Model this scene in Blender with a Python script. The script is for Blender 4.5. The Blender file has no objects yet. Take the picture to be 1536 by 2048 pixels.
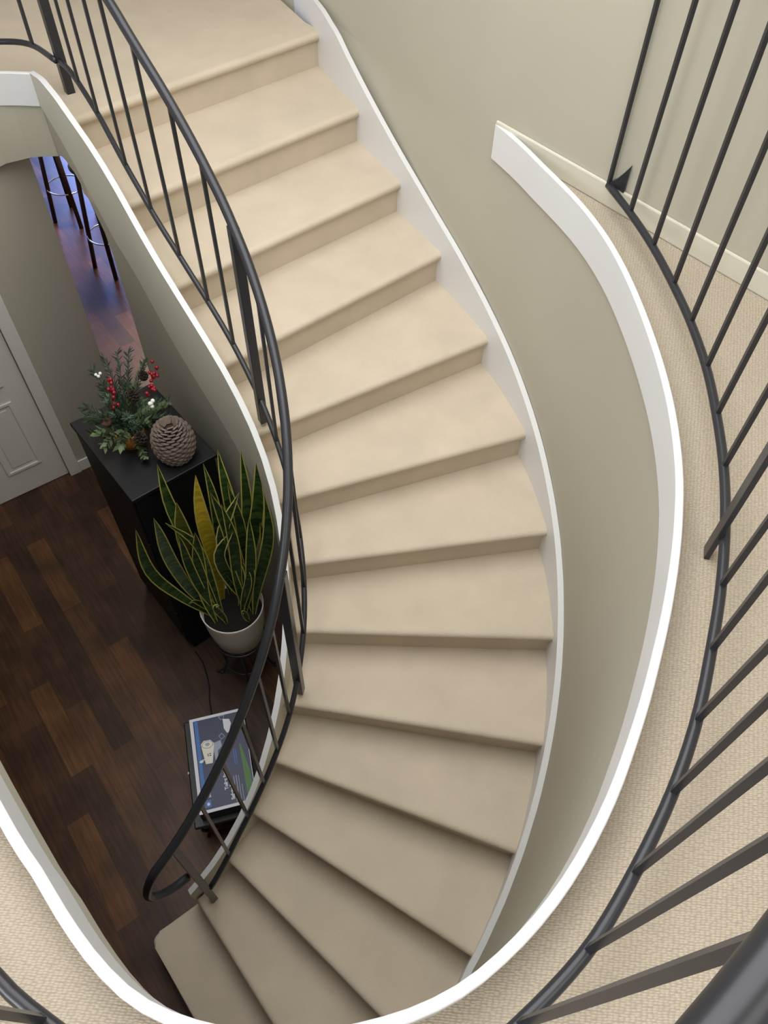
import bpy, bmesh, math, random
from mathutils import Vector, Matrix
random.seed(7)
C = bpy.context.scene.collection
PI = math.pi
V3 = Vector

# ------------------------------------------------------------------ materials
def new_mat(name, col, rough=.6, metal=0., spec=.5):
    m = bpy.data.materials.new(name); m.use_nodes = True
    b = m.node_tree.nodes['Principled BSDF']
    b.inputs['Base Color'].default_value = (*col, 1)
    b.inputs['Roughness'].default_value = rough
    b.inputs['Metallic'].default_value = metal
    b.inputs['Specular IOR Level'].default_value = spec
    return m
def srgb(r, g, b):
    f = lambda c: (c/255/12.92) if c/255 <= .04045 else ((c/255+.055)/1.055)**2.4
    return (f(r), f(g), f(b))
def nodes(m): return m.node_tree.nodes, m.node_tree.links, m.node_tree.nodes['Principled BSDF']
def noise_tint(m, col, amt=.12, scale=6., bump=None, bscale=200., bdist=.002):
    N, L, b = nodes(m)
    tc = N.new('ShaderNodeTexCoord')
    n = N.new('ShaderNodeTexNoise'); n.inputs['Scale'].default_value = scale; n.inputs['Detail'].default_value = 4
    L.new(tc.outputs['Object'], n.inputs['Vector'])
    r = N.new('ShaderNodeValToRGB')
    r.color_ramp.elements[0].position = .3; r.color_ramp.elements[1].position = .7
    r.color_ramp.elements[0].color = (*[c*(1-amt) for c in col], 1)
    r.color_ramp.elements[1].color = (*[min(1, c*(1+amt)) for c in col], 1)
    L.new(n.outputs['Fac'], r.inputs['Fac']); L.new(r.outputs['Color'], b.inputs['Base Color'])
    if bump:
        n2 = N.new('ShaderNodeTexNoise'); n2.inputs['Scale'].default_value = bscale; n2.inputs['Detail'].default_value = 3
        L.new(tc.outputs['Object'], n2.inputs['Vector'])
        bp = N.new('ShaderNodeBump'); bp.inputs['Strength'].default_value = bump; bp.inputs['Distance'].default_value = bdist
        L.new(n2.outputs['Fac'], bp.inputs['Height']); L.new(bp.outputs['Normal'], b.inputs['Normal'])
    return m

CARPET = srgb(203, 189, 169)
M = {}
M['carpet'] = noise_tint(new_mat('stair_carpet', CARPET, .95, 0, .1), CARPET, .05, 5., .5, 260., .004)
def berber():
    m = new_mat('loop_carpet', CARPET, .95, 0, .1); N, L, b = nodes(m)
    tc = N.new('ShaderNodeTexCoord')
    mp = N.new('ShaderNodeMapping'); mp.inputs['Scale'].default_value = (.8, 1.8, 1.)
    mp.inputs['Rotation'].default_value = (0, 0, .12)
    L.new(tc.outputs['Object'], mp.inputs['Vector'])
    v = N.new('ShaderNodeTexVoronoi'); v.inputs['Scale'].default_value = 125; v.inputs['Randomness'].default_value = .42
    L.new(mp.outputs['Vector'], v.inputs['Vector'])
    n = N.new('ShaderNodeTexNoise'); n.inputs['Scale'].default_value = 7; L.new(tc.outputs['Object'], n.inputs['Vector'])
    r = N.new('ShaderNodeValToRGB')
    r.color_ramp.elements[0].position = .1; r.color_ramp.elements[1].position = .62
    r.color_ramp.elements[0].color = (*CARPET, 1)
    r.color_ramp.elements[1].color = (*[c*.70 for c in CARPET], 1)
    L.new(v.outputs['Distance'], r.inputs['Fac'])
    mx = N.new('ShaderNodeMixRGB'); mx.blend_type = 'MULTIPLY'; mx.inputs['Fac'].default_value = .25
    L.new(r.outputs['Color'], mx.inputs['Color1']); L.new(n.outputs['Color'], mx.inputs['Color2'])
    L.new(r.outputs['Color'], b.inputs['Base Color'])
    inv = N.new('ShaderNodeMath'); inv.operation = 'SUBTRACT'; inv.inputs[0].default_value = 1
    L.new(v.outputs['Distance'], inv.inputs[1])
    bp = N.new('ShaderNodeBump'); bp.inputs['Strength'].default_value = .7; bp.inputs['Distance'].default_value = .006
    L.new(inv.outputs[0], bp.inputs['Height']); L.new(bp.outputs['Normal'], b.inputs['Normal'])
    return m
M['berber'] = berber()
WALL = srgb(178, 173, 156)
M['wall'] = noise_tint(new_mat('greige_paint', WALL, .75, 0, .25), WALL, .015, 3., .08, 120., .002)
M['trim'] = new_mat('white_trim_paint', srgb(222, 222, 221), .38, 0, .5)
M['ceiling'] = new_mat('ceiling_paint', srgb(238, 236, 230), .9)
M['base'] = new_mat('cream_baseboard_paint', srgb(204, 200, 184), .5)
M['iron'] = new_mat('charcoal_iron', srgb(48, 48, 52), .3, .2, .5)
M['black'] = noise_tint(new_mat('black_lacquer', srgb(14, 15, 18), .5, 0, .4), srgb(14, 15, 18), .1, 8.)
M['door'] = new_mat('white_door_paint', srgb(226, 222, 214), .45)

def wood_floor():
    m = new_mat('dark_wood_planks', (.05, .03, .02), .42, 0, .35); N, L, b = nodes(m)
    tc = N.new('ShaderNodeTexCoord'); mp = N.new('ShaderNodeMapping')
    mp.inputs['Rotation'].default_value = (0, 0, math.radians(52))
    L.new(tc.outputs['Object'], mp.inputs['Vector'])
    br = N.new('ShaderNodeTexBrick'); br.inputs['Scale'].default_value = 1
    br.inputs['Brick Width'].default_value = .62; br.inputs['Row Height'].default_value = .125
    br.inputs['Mortar Size'].default_value = .0012; br.offset = .37
    br.inputs['Color1'].default_value = (0, 0, 0, 1); br.inputs['Color2'].default_value = (1, 1, 1, 1)
    br.inputs['Mortar'].default_value = (.0, .0, .0, 1)
    L.new(mp.outputs['Vector'], br.inputs['Vector'])
    r = N.new('ShaderNodeValToRGB'); e = r.color_ramp.elements
    e[0].position = 0; e[0].color = (*srgb(58, 40, 28), 1)
    e[1].position = 1; e[1].color = (*srgb(98, 66, 38), 1)
    x = e.new(.35); x.color = (*srgb(70, 47, 32), 1)
    x = e.new(.7); x.color = (*srgb(80, 53, 35), 1)
    L.new(br.outputs['Color'], r.inputs['Fac'])
    mp2 = N.new('ShaderNodeMapping'); mp2.inputs['Scale'].default_value = (1.6, 22, 1)
    L.new(mp.outputs['Vector'], mp2.inputs['Vector'])
    n = N.new('ShaderNodeTexNoise'); n.inputs['Scale'].default_value = 3; n.inputs['Detail'].default_value = 6
    L.new(mp2.outputs['Vector'], n.inputs['Vector'])
    n3 = N.new('ShaderNodeTexNoise'); n3.inputs['Scale'].default_value = 4.5; n3.inputs['Detail'].default_value = 2
    L.new(mp.outputs['Vector'], n3.inputs['Vector'])
    mul = N.new('ShaderNodeMath'); mul.operation = 'MULTIPLY'; L.new(n.outputs['Fac'], mul.inputs[0]); L.new(n3.outputs['Fac'], mul.inputs[1])
    mr = N.new('ShaderNodeMapRange'); mr.inputs['From Min'].default_value = .12; mr.inputs['From Max'].default_value = .4
    mr.inputs['To Min'].default_value = .55; mr.inputs['To Max'].default_value = 1.35
    L.new(mul.outputs[0], mr.inputs['Value'])
    mx = N.new('ShaderNodeVectorMath'); mx.operation = 'SCALE'
    L.new(r.outputs['Color'], mx.inputs[0]); L.new(mr.outputs[0], mx.inputs['Scale'])
    L.new(mx.outputs[0], b.inputs['Base Color'])
    return m
M['wood'] = wood_floor()

# ------------------------------------------------------------------ mesh helpers
def link(name, bm, mats, parent=None, smooth=False, recalc=True):
    me = bpy.data.meshes.new(name)
    if recalc: bmesh.ops.recalc_face_normals(bm, faces=bm.faces)
    bm.to_mesh(me); bm.free()
    if not isinstance(mats, (list, tuple)): mats = [mats]
    for m in mats: me.materials.append(m)
    if smooth:
        for p in me.polygons: p.use_smooth = True
    o = bpy.data.objects.new(name, me); C.objects.link(o)
    if parent:
        o.parent = parent
        o.matrix_parent_inverse = Matrix.Identity(4)
        q = parent
        while q: me.transform(Matrix.Translation(-q.location)); q = q.parent
    return o
def tag(o, label=None, cat=None, group=None, kind=None):
    if label: o['label'] = label
    if cat: o['category'] = cat
    if group: o['group'] = group
    if kind: o['kind'] = kind
    return o
def thing(name, label, cat, loc, group=None):
    o = bpy.data.objects.new(name, None); C.objects.link(o); o.location = loc
    o.empty_display_size = .1
    return tag(o, label, cat, group)
def BM(): return bmesh.new()
def add_loft(bm, rings, closed_ring=True, caps=True, closed_path=False, mi=0):
    vs = [[bm.verts.new(p) for p in r] for r in rings]
    n = len(vs[0]); m = len(vs)
    for i in range(m if closed_path else m-1):
        a, b = vs[i], vs[(i+1) % m]
        for j in range(n if closed_ring else n-1):
            f = bm.faces.new((a[j], a[(j+1) % n], b[(j+1) % n], b[j])); f.material_index = mi
    if caps and closed_ring and not closed_path:
        for r in (vs[0], vs[-1]):
            f = bm.faces.new(r); f.material_index = mi
    return vs
def add_tube(bm, pts, r, n=10, caps=True, flat=None):
    """round pipe (or flat bar if flat=(w,h)) swept along pts"""
    pts = [V3(p) for p in pts]; rings = []
    for i, p in enumerate(pts):
        t = (pts[min(i+1, len(pts)-1)] - pts[max(i-1, 0)]).normalized()
        if i == 0:
            u = t.cross(V3((0, 0, 1)) if abs(t.z) < .95 else V3((1, 0, 0))).normalized()
        else: u = (u-t*u.dot(t)).normalized()
        w = u.cross(t).normalized()
        rr = r[i] if isinstance(r, (list, tuple)) else r
        rings.append([p + (u*math.cos(2*PI*k/n) + w*math.sin(2*PI*k/n))*rr for k in range(n)])
    add_loft(bm, rings, caps=caps)
def add_rod(bm, a, b, r, n=8): 
    a, b = V3(a), V3(b); t = (b-a).normalized()
    up = V3((1, 0, 0)) if abs(t.z) > .6 else V3((0, 0, 1))
    u = t.cross(up).normalized(); w = u.cross(t)
    add_loft(bm, [[p + (u*math.cos(2*PI*k/n)+w*math.sin(2*PI*k/n))*r for k in range(n)] for p in (a, b)])
def add_bar(bm, a, b, w, h, dirv):
    """rectangular bar from a to b; w along dirv"""
    a, b = V3(a), V3(b); t = (b-a).normalized(); u = V3(dirv); u = (u-t*u.dot(t)).normalized(); v = t.cross(u)
    add_loft(bm, [[p+u*sx*w/2+v*sy*h/2 for sx, sy in ((-1, -1), (1, -1), (1, 1), (-1, 1))] for p in (a, b)])
def add_box(bm, lo, hi, Mx=None, bev=0.):
    ps = [V3((x, y, z)) for z in (lo[2], hi[2]) for x, y in ((lo[0], lo[1]), (hi[0], lo[1]), (hi[0], hi[1]), (lo[0], hi[1]))]
    if Mx: ps = [Mx @ p for p in ps]
    v = [bm.verts.new(p) for p in ps]
    fs = [bm.faces.new([v[i] for i in q]) for q in ((3, 2, 1, 0), (4, 5, 6, 7), (0, 1, 5, 4), (1, 2, 6, 5), (2, 3, 7, 6), (3, 0, 4, 7))]
    if bev:
        es = list({e for f in fs for e in f.edges})
        bmesh.ops.bevel(bm, geom=es, offset=bev, segments=2, affect='EDGES', profile=.5)
def add_prism(bm, poly, z0, z1):
    """poly: plan points; z0,z1 numbers or lists"""
    n = len(poly)
    g = lambda z, i: z[i] if isinstance(z, (list, tuple)) else z
    lo = [bm.verts.new((p[0], p[1], g(z0, i))) for i, p in enumerate(poly)]
    hi = [bm.verts.new((p[0], p[1], g(z1, i))) for i, p in enumerate(poly)]
    bm.faces.new(lo[::-1]); bm.faces.new(hi)
    for i in range(n): bm.faces.new((lo[i], lo[(i+1) % n], hi[(i+1) % n], hi[i]))
def add_lathe(bm, prof, c, n=28, mi=0):
    rings = [[V3((c[0]+r*math.cos(2*PI*k/n), c[1]+r*math.sin(2*PI*k/n), c[2]+z)) for k in range(n)] for r, z in prof]
    add_loft(bm, rings, mi=mi)
def add_ball(bm, c, r, u=10, v=7, sc=(1, 1, 1)):
    geo = bmesh.ops.create_uvsphere(bm, u_segments=u, v_segments=v, radius=r)
    for q in geo['verts']: q.co = V3((q.co.x*sc[0]+c[0], q.co.y*sc[1]+c[1], q.co.z*sc[2]+c[2]))
def resample(P, n):
    P = [V3(p) for p in P]; d = [0]
    for a, b in zip(P, P[1:]): d.append(d[-1]+(b-a).length)
    out = []; j = 0
    for i in range(n):
        s = d[-1]*i/(n-1)
        while j < len(P)-2 and d[j+1] < s: j += 1
        t = (s-d[j])/max(1e-9, d[j+1]-d[j]); out.append(P[j].lerp(P[j+1], t))
    return out
def spline(P, n):
    """Catmull-Rom through P, resampled to n points"""
    P = [V3(p) for p in P]; Q = [2*P[0]-P[1]] + P + [2*P[-1]-P[-2]]; out = []
    for i in range(1, len(Q)-2):
        for k in range(12):
            t = k/12; a, b, c, d = Q[i-1:i+3]
            out.append(.5*((2*b)+(c-a)*t+(2*a-5*b+4*c-d)*t*t+(3*b-a-3*c+d)*t**3))
    out.append(P[-1]); return resample(out, n)
def normals2(P):
    out = []
    for i in range(len(P)):
        t = P[min(i+1, len(P)-1)]-P[max(i-1, 0)]; t = V3((t.x, t.y, 0)).normalized(); out.append(V3((-t.y, t.x, 0)))
    return out
def strip_wall(bm, P, off0, off1, ztop, zbot):
    """board following plan curve P between two normal offsets; ztop/zbot functions of (index, point)"""
    n = normals2(P); rings = []
    for i, p in enumerate(P):
        a = p+n[i]*off0; b = p+n[i]*off1; zt, zb = ztop(i, p), zbot(i, p)
        rings.append([(a.x, a.y, zb), (b.x, b.y, zb), (b.x, b.y, zt), (a.x, a.y, zt)])
    add_loft(bm, rings)

# curves measured along the stairs (x, y, z)
IC = [(-1.518,3.517,2.638), (-1.438,3.420,2.589), (-1.357,3.321,2.542), (-1.280,3.220,2.493), (-1.207,3.118,2.442), (-1.137,3.015,2.389), (-1.067,2.912,2.335), (-0.995,2.812,2.280), (-0.920,2.713,2.224), (-0.845,2.618,2.164), (-0.770,2.524,2.101), (-0.697,2.431,2.033), (-0.630,2.338,1.961), (-0.570,2.245,1.883), (-0.519,2.150,1.802), (-0.478,2.052,1.718), (-0.447,1.951,1.634), (-0.425,1.847,1.550), (-0.412,1.740,1.466), (-0.408,1.632,1.383), (-0.411,1.524,1.301), (-0.421,1.418,1.218), (-0.439,1.314,1.134), (-0.465,1.215,1.046), (-0.499,1.121,0.956), (-0.541,1.032,0.862), (-0.593,0.948,0.767), (-0.653,0.869,0.674), (-0.721,0.795,0.584), (-0.796,0.728,0.494), (-0.836,0.698,0.447)]
OC = [(-0.416,4.606,2.663), (-0.329,4.425,2.616), (-0.243,4.255,2.546), (-0.154,4.091,2.466), (-0.060,3.933,2.381), (0.037,3.776,2.297), (0.137,3.619,2.215), (0.236,3.461,2.136), (0.334,3.300,2.061), (0.426,3.135,1.987), (0.511,2.966,1.915), (0.588,2.792,1.843), (0.653,2.615,1.770), (0.707,2.434,1.696), (0.748,2.250,1.621), (0.777,2.064,1.544), (0.792,1.877,1.465), (0.793,1.690,1.386), (0.782,1.504,1.306), (0.758,1.320,1.225), (0.721,1.139,1.143), (0.671,0.960,1.060), (0.608,0.786,0.976), (0.533,0.618,0.891), (0.446,0.456,0.805), (0.398,0.379,0.762)]
BAR = [(-1.323,3.449,2.590), (-1.268,3.363,2.553), (-1.213,3.276,2.515), (-1.157,3.190,2.476), (-1.100,3.107,2.435), (-1.043,3.025,2.392), (-0.984,2.944,2.349), (-0.923,2.865,2.305), (-0.862,2.786,2.259), (-0.801,2.708,2.213), (-0.741,2.630,2.165), (-0.683,2.553,2.115), (-0.628,2.475,2.061), (-0.577,2.397,2.005), (-0.529,2.320,1.947), (-0.486,2.241,1.885), (-0.448,2.161,1.822), (-0.415,2.080,1.757), (-0.387,1.997,1.692), (-0.364,1.913,1.627), (-0.347,1.827,1.562), (-0.335,1.739,1.498), (-0.328,1.650,1.435), (-0.328,1.561,1.373), (-0.335,1.473,1.310), (-0.348,1.386,1.246), (-0.368,1.302,1.181), (-0.395,1.222,1.113), (-0.429,1.145,1.043), (-0.467,1.072,0.971), (-0.509,1.002,0.897), (-0.553,0.934,0.823), (-0.598,0.868,0.750), (-0.643,0.800,0.679), (-0.691,0.732,0.609), (-0.718,0.698,0.574)]
HR = [(-0.987,2.948,3.226), (-0.927,2.871,3.172), (-0.866,2.791,3.120), (-0.804,2.711,3.068), (-0.744,2.633,3.012), (-0.686,2.555,2.953), (-0.631,2.478,2.891), (-0.579,2.402,2.828), (-0.532,2.325,2.763), (-0.488,2.246,2.698), (-0.450,2.165,2.634), (-0.416,2.081,2.570), (-0.387,1.995,2.508), (-0.364,1.907,2.446), (-0.346,1.817,2.385), (-0.334,1.726,2.323), (-0.328,1.636,2.259), (-0.329,1.547,2.193), (-0.336,1.460,2.125), (-0.350,1.377,2.053), (-0.369,1.298,1.977), (-0.395,1.222,1.899), (-0.426,1.151,1.817), (-0.462,1.081,1.735), (-0.502,1.014,1.653), (-0.545,0.946,1.573), (-0.591,0.877,1.498), (-0.641,0.804,1.428), (-0.695,0.728,1.366), (-0.755,0.650,1.311), (-0.788,0.611,1.286)]

# ------------------------------------------------------------------ levels
H, LAND, RISE = 2.70, 2.52, .18
HF = 2.64                                    # carpet level of the gallery; the white curb stands above it
NZ = [H - RISE*(k+1) for k in range(14)]

# plan curve of the edge of the upper floor (round the stairwell)
EDGE_PTS = [(.437,3.244),(.493,3.140),(.542,3.040),(.586,2.938),(.632,2.837),(.677,2.734),(.718,2.629),(.751,2.524),(.778,2.417),(.798,2.31),(.813,2.202),(.824,2.093),(.832,1.982),(.837,1.872),
 (.839,1.761),(.837,1.65),(.83,1.539),(.818,1.43),(.801,1.322),(.777,1.214),(.749,1.108),(.716,1.003),(.679,.898),(.638,.795),(.595,.693),(.547,.592),(.496,.494),(.438,.401),(.372,.313),(.297,.234),
 (.214,.166),(.145,.124),(.06,.090),(-.05,.064),(-.15,.055),(-.25,.060),(-.350,.081),(-.428,.114),(-.502,.166),(-.573,.231),(-.650,.312),(-.732,.394),
 (-1.0,.70),(-1.35,1.15),(-1.72,1.7),(-2.0,2.25),(-2.16,2.8),(-2.2,3.2),(-2.17,3.48),(-2.08,3.65),(-1.97,3.725),(-1.84,3.746),(-1.698,3.746)]
EDGE = spline([(x, y, 0) for x, y in EDGE_PTS], 180)
def edge_cap(p):
    if p.x < -1.4 and p.y > 1.5: return 2.712 - .072*min(1, (p.y-1.5)/1.6)
    return 2.712
def bevel_edges(o, w=.004):
    m = o.modifiers.new('bevel', 'BEVEL'); m.width = w; m.segments = 2; m.limit_method = 'ANGLE'; m.angle_limit = math.radians(50)
def struct(name, bm, mats, smooth=False):
    return tag(link(name, bm, mats, None, smooth), kind='structure')
def shade_auto(o, deg=35):
    me = o.data
    for p in me.polygons: p.use_smooth = True
    me.set_sharp_from_angle(angle=math.radians(deg))

# ground floor
bm = BM(); add_box(bm, (-5.2, -2.6, -.1), (2.6, 10.2, 0)); struct('floor', bm, M['wood'])

# gallery floor with its oval opening (radial strips)
W0 = V3((.430, 3.212, 0)); DH = V3((.648, -.762, 0)); NH = V3((-.762, -.648, 0))
def outward(p, c=V3((-.45, 1.75, 0))):
    d = (V3((p.x, p.y, 0))-c).normalized(); t = 20.
    for ax, lo, hi in ((0, -4.6, 3.2), (1, -2.6, 12)):
        if d[ax] > 1e-6: t = min(t, (hi-p[ax])/d[ax])
        elif d[ax] < -1e-6: t = min(t, (lo-p[ax])/d[ax])
    dn = d.dot(NH)
    if dn < -1e-6: t = min(t, ((W0-NH*.02-V3((p.x, p.y, 0))).dot(NH))/dn)
    t = max(t, .002)
    return V3((p.x, p.y, 0))+d*t
gal = [p for i, p in enumerate(EDGE) if not (p.x < -1.4 and p.y > 2.4)]
bm = BM(); rings = []
for p in gal:
    q = outward(p)
    rings.append([(p.x, p.y, HF-.20), (q.x, q.y, HF-.20), (q.x, q.y, HF), (p.x, p.y, HF)])
add_loft(bm, rings); o = struct('floor_upper', bm, M['berber'])

# landing at the head of the stairs
IN = [(-1.5191,3.5185),(-1.222,3.1393),(-.9814,2.7938),(-.7486,2.4968),(-.5876,2.2733),(-.4768,2.049),(-.4233,1.8369),(-.4079,1.6112),(-.4321,1.3515),(-.4819,1.1639),(-.5664,.9884),(-.6837,.8345),(-.817,.681)]
OUT = [(-.4068,4.5862),(-.1691,4.119),(.0582,3.7423),(.2729,3.4009),(.5111,2.9662),(.6872,2.505),(.7766,2.0637),(.7901,1.6128),(.7328,1.1927),(.6105,.7925),(.4305,.4314),(.245,.076),(-.10,-.15)]
def up_normal(k):
    a, b = V3((*IN[k], 0)), V3((*OUT[k], 0)); d = (b-a).normalized(); return V3((-d.y, d.x, 0))
n0 = up_normal(0)
lp = [V3((*IN[0], 0))+n0*.15+V3((.040, .034, 0)), V3((*OUT[0], 0))+n0*.15, V3((-2.93, 9.0, 0)), V3((-4.6, 9.0, 0)), V3((-4.6, 2.45, 0))]
eo = normals2(EDGE)
lp += [V3((p.x, p.y, 0))+eo[i]*.004 for i, p in enumerate(EDGE) if p.x < -1.72 and p.y > 2.45] + [V3((-1.672, 3.775, 0))]
bm = BM(); add_prism(bm, lp, LAND-.12, LAND); struct('floor_landing', bm, M['carpet'])

# white fascia board round the opening
bm = BM(); strip_wall(bm, EDGE, -.022, 0, lambda i, p: edge_cap(p), lambda i, p: edge_cap(p)-.150)
o = struct('trim_1', bm, M['trim']); shade_auto(o); bevel_edges(o, .003)

# painted band under the fascia where the floor edge is free
band = [p for p in EDGE if p.x < -.30 and p.y < 3.3]
bm = BM(); strip_wall(bm, band, -.014, -.001, lambda i, p: edge_cap(p)-.149, lambda i, p: edge_cap(p)-.285)
o = struct('wall_edge', bm, M['wall']); shade_auto(o)

# ------------------------------------------------------------------ walls
OCX = [V3(p) for p in OC]
top = [p for p in EDGE if p.y > -.5 and (p.x > -.40)]
OCL = [p for p in OCX if p.y < 3.15] + [V3((.30,.20,.68)), V3((.12,.0,.58)), V3((-.1,-.15,.47)), V3((-.35,-.28,.36))]
n = 90; T = resample(top, n); nT = normals2(T); T = [t-nT[i]*.009 for i, t in enumerate(T)]
W0 = V3((T[0].x, T[0].y, 0)); hw_end = W0+DH*4.2
OCL[0] = V3((.424, 3.145, OCL[0].z)); Bq = resample(OCL, n)
cols = []                                       # one column of points per station of the continuous wall
for low, mid in (((-2.93, 9.0), (-2.93, 9.0)), ((-1.2, 5.962), (-1.19, 5.965)), ((-.80, 5.274), (-.785, 5.28)), ((-.416, 4.606), (-.395, 4.612)), ((-.15, 4.122), (-.122, 4.14)), ((.0, 3.862), (.030, 3.885)), ((.129, 3.638), (.163, 3.663)), ((.285, 3.381), (.325, 3.404))):
    zc = 2.58 if low[1] > 4.55 else 2.58-(4.6-low[1])*.46
    cols.append((low, zc, mid))
k0 = len(cols)
for i in range(n): cols.append(((Bq[i].x, Bq[i].y), Bq[i].z-.1, (T[i].x, T[i].y)))
fr_ = (.25, .5, .75)
WT = 2.60
bm = BM(); grid = []
for low, zc, mid in cols:
    zs = [(low[0], low[1], 0), (low[0], low[1], zc)]
    zs += [(low[0]+(mid[0]-low[0])*(3*f*f-2*f**3), low[1]+(mid[1]-low[1])*(3*f*f-2*f**3), zc+(WT-zc)*f) for f in fr_]
    zs += [(mid[0], mid[1], WT)]
    grid.append([bm.verts.new(q) for q in zs])
for i in range(len(grid)-1):
    for j in range(5): bm.faces.new((grid[i][j], grid[i+1][j], grid[i+1][j+1], grid[i][j+1]))
ups = [[bm.verts.new((mid[0], mid[1], z)) for z in (3.3, 4.2, 5.2)] for low, zc, mid in cols[:k0+1]]
base = [g[5] for g in grid[:k0+1]]
hall = []
for t_ in (.12, .4, 1.2, 4.2):
    q = W0+DH*t_; hall.append([bm.verts.new((q.x, q.y, z)) for z in (WT, 3.3, 4.2, 5.2)])
rowsU = [[base[i]]+ups[i] for i in range(k0+1)]+hall
for i in range(len(rowsU)-1):
    for j in range(3): bm.faces.new((rowsU[i][j], rowsU[i+1][j], rowsU[i+1][j+1], rowsU[i][j+1]))
me = link('wall_back', bm, M['wall'], None, True, recalc=False); tag(me, kind='structure')
sol = me.modifiers.new('thickness', 'SOLIDIFY'); sol.thickness = .1; sol.offset = -1
esp = me.modifiers.new('crisp_edges', 'EDGE_SPLIT'); esp.split_angle = math.radians(40)

# wall with the arched opening under the landing and along the inside of the stairs
CORNER = V3((-1.698, 3.746, 2.64))
ICP = [CORNER, V3((-1.610, 3.634, 2.66))] + [V3(p) for p in IC]
head = [V3(p) for p in ((-2.10,3.585,0),(-2.06,3.655,0),(-1.97,3.722,0),(-1.84,3.744,0),(-1.77,3.746,0),(-1.698,3.746,0))]
bm = BM(); hz = [2.15, 2.185, 2.205, 2.229, 2.236, 2.239]
strip_wall(bm, head, -.008, .10, lambda i, p: 2.50, lambda i, p: hz[i])
o = struct('wall_arch', bm, M['wall'])
arch = [(-1.698,3.746,2.239),(-1.660,3.700,2.262),(-1.627,3.655,2.268),(-1.568,3.58,2.243),(-1.525,3.526,2.190),(-1.491,3.484,2.125),(-1.446,3.43,2.015),(-1.430,3.409,1.912),(-1.424,3.402,1.75),(-1.422,3.400,1.6),(-1.4215,3.3995,0)]
icw = [V3(p) for p in IC if p[1] < 3.39]
WI = [V3((a[0], a[1], 0)) for a in arch] + [V3((p.x, p.y, 0)) for p in icw]
ztop = []
capz = {}
def cap_at(p):
    b = min(ICP, key=lambda q: (q.x-p.x)**2+(q.y-p.y)**2); return b.z
zb = [a[2] for a in arch] + [0]*len(icw)
bm = BM(); strip_wall(bm, WI, -.004, .010, lambda i, p: max(.05, cap_at(p)-.12), lambda i, p: min(zb[i], max(.05, cap_at(p)-.12)-.03) if zb[i] else 0)
o = struct('wall_inner', bm, M['wall']); shade_auto(o)

# door wall of the entrance hall
A0 = V3((-2.263, 3.481, 0)); U = V3((.795, .606, 0)); NF = V3((.606, -.795, 0))     # NF points into the hall
def wp(s, off, z=0): q = A0+U*s+NF*off; return (q.x, q.y, z) if z is not None else q
def wall_block(bm, s0, s1, z0, z1, o0=-.12, o1=0.):
    ps = [wp(s0, o0), wp(s1, o0), wp(s1, o1), wp(s0, o1)]
    add_prism(bm, [(p[0], p[1]) for p in ps], z0, z1)
bm = BM()
wall_block(bm, -4.2, -.83, 0, 2.40); wall_block(bm, .004, .165, 0, 2.40); wall_block(bm, -.83, .004, 2.04, 2.40)
e0 = V3(wp(.165, 0)); e1 = V3((-1.93, 3.90, 0))
add_prism(bm, [(e0.x, e0.y), (e1.x, e1.y), (e1.x-.12, e1.y+.06), (e0.x-.12, e0.y+.06)], 0, 2.40)
struct('wall_left', bm, M['wall'])
bm = BM()
wall_block(bm, .004, .084, 0, 2.115, 0, .018); wall_block(bm, -.91, -.83, 0, 2.115, 0, .018); wall_block(bm, -.83, .004, 2.035, 2.115, 0, .018)
o = struct('trim_2', bm, M['door']); bevel_edges(o, .004)
bm = BM(); wall_block(bm, .084, .17, 0, .10, 0, .013); o = struct('baseboard_left', bm, M['door']); bevel_edges(o, .004)
# panelled door
door = tag(bpy.data.objects.new('door_1', None), kind='structure'); C.objects.link(door); door.location = wp(-.415, 0)
bm = BM(); wall_block(bm, -.825, .0, .008, 2.03, -.055, -.018); link('door_leaf', bm, M['door'], door)
for s0, s1 in ((-.70, -.47), (-.36, -.125)):
    for z0, z1 in ((.22, .80), (.93, 1.52), (1.64, 1.90)):
        bm = BM()
        for a, b, c, d in ((s0, s1, z0, z0+.022), (s0, s1, z1-.022, z1), (s0, s0+.022, z0+.022, z1-.022), (s1-.022, s1, z0+.022, z1-.022)):
            wall_block(bm, a, b, c, d, -.018, -.008)
        wall_block(bm, s0+.05, s1-.05, z0+.05, z1-.05, -.018, -.012)
        o = link('door_panel', bm, M['door'], door); bevel_edges(o, .004)

# baseboard of the upper hallway
bm = BM(); a = W0+DH*.0+NH*.0; b = hw_end
add_prism(bm, [(a.x, a.y), (b.x, b.y), (b.x+NH.x*.014, b.y+NH.y*.014), (a.x+NH.x*.014, a.y+NH.y*.014)], HF, HF+.087)
o = struct('baseboard_back', bm, M['base']); bevel_edges(o, .006)
# outer walls of the entrance hall and kitchen, ceiling above the gallery
bm = BM(); add_box(bm, (-5.3, -2.7, 0), (2.6, -2.6, H-.25)); struct('wall_front', bm, M['wall'])  # unseen wall, added to keep world light off the lower floor
bm = BM(); add_box(bm, (-5.3, -2.6, 0), (-5.2, 10.2, H-.3)); struct('wall_side', bm, M['wall'])  # unseen too, added to close the open side and darken the hall
bm = BM()
add_box(bm, (-5.2, 10.1, 0), (-4.5, 10.2, LAND-.12)); add_box(bm, (-2.6, 10.1, 0), (2.6, 10.2, LAND-.12))
add_box(bm, (-4.5, 10.1, 0), (-2.6, 10.2, .35)); add_box(bm, (-4.5, 10.1, 2.05), (-2.6, 10.2, LAND-.12))
struct('wall_kitchen', bm, M['wall'])
bm = BM(); add_box(bm, (-5.3, 9.0, LAND-.12), (2.6, 10.2, LAND)); struct('ceiling_kitchen', bm, M['ceiling'])
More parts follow.
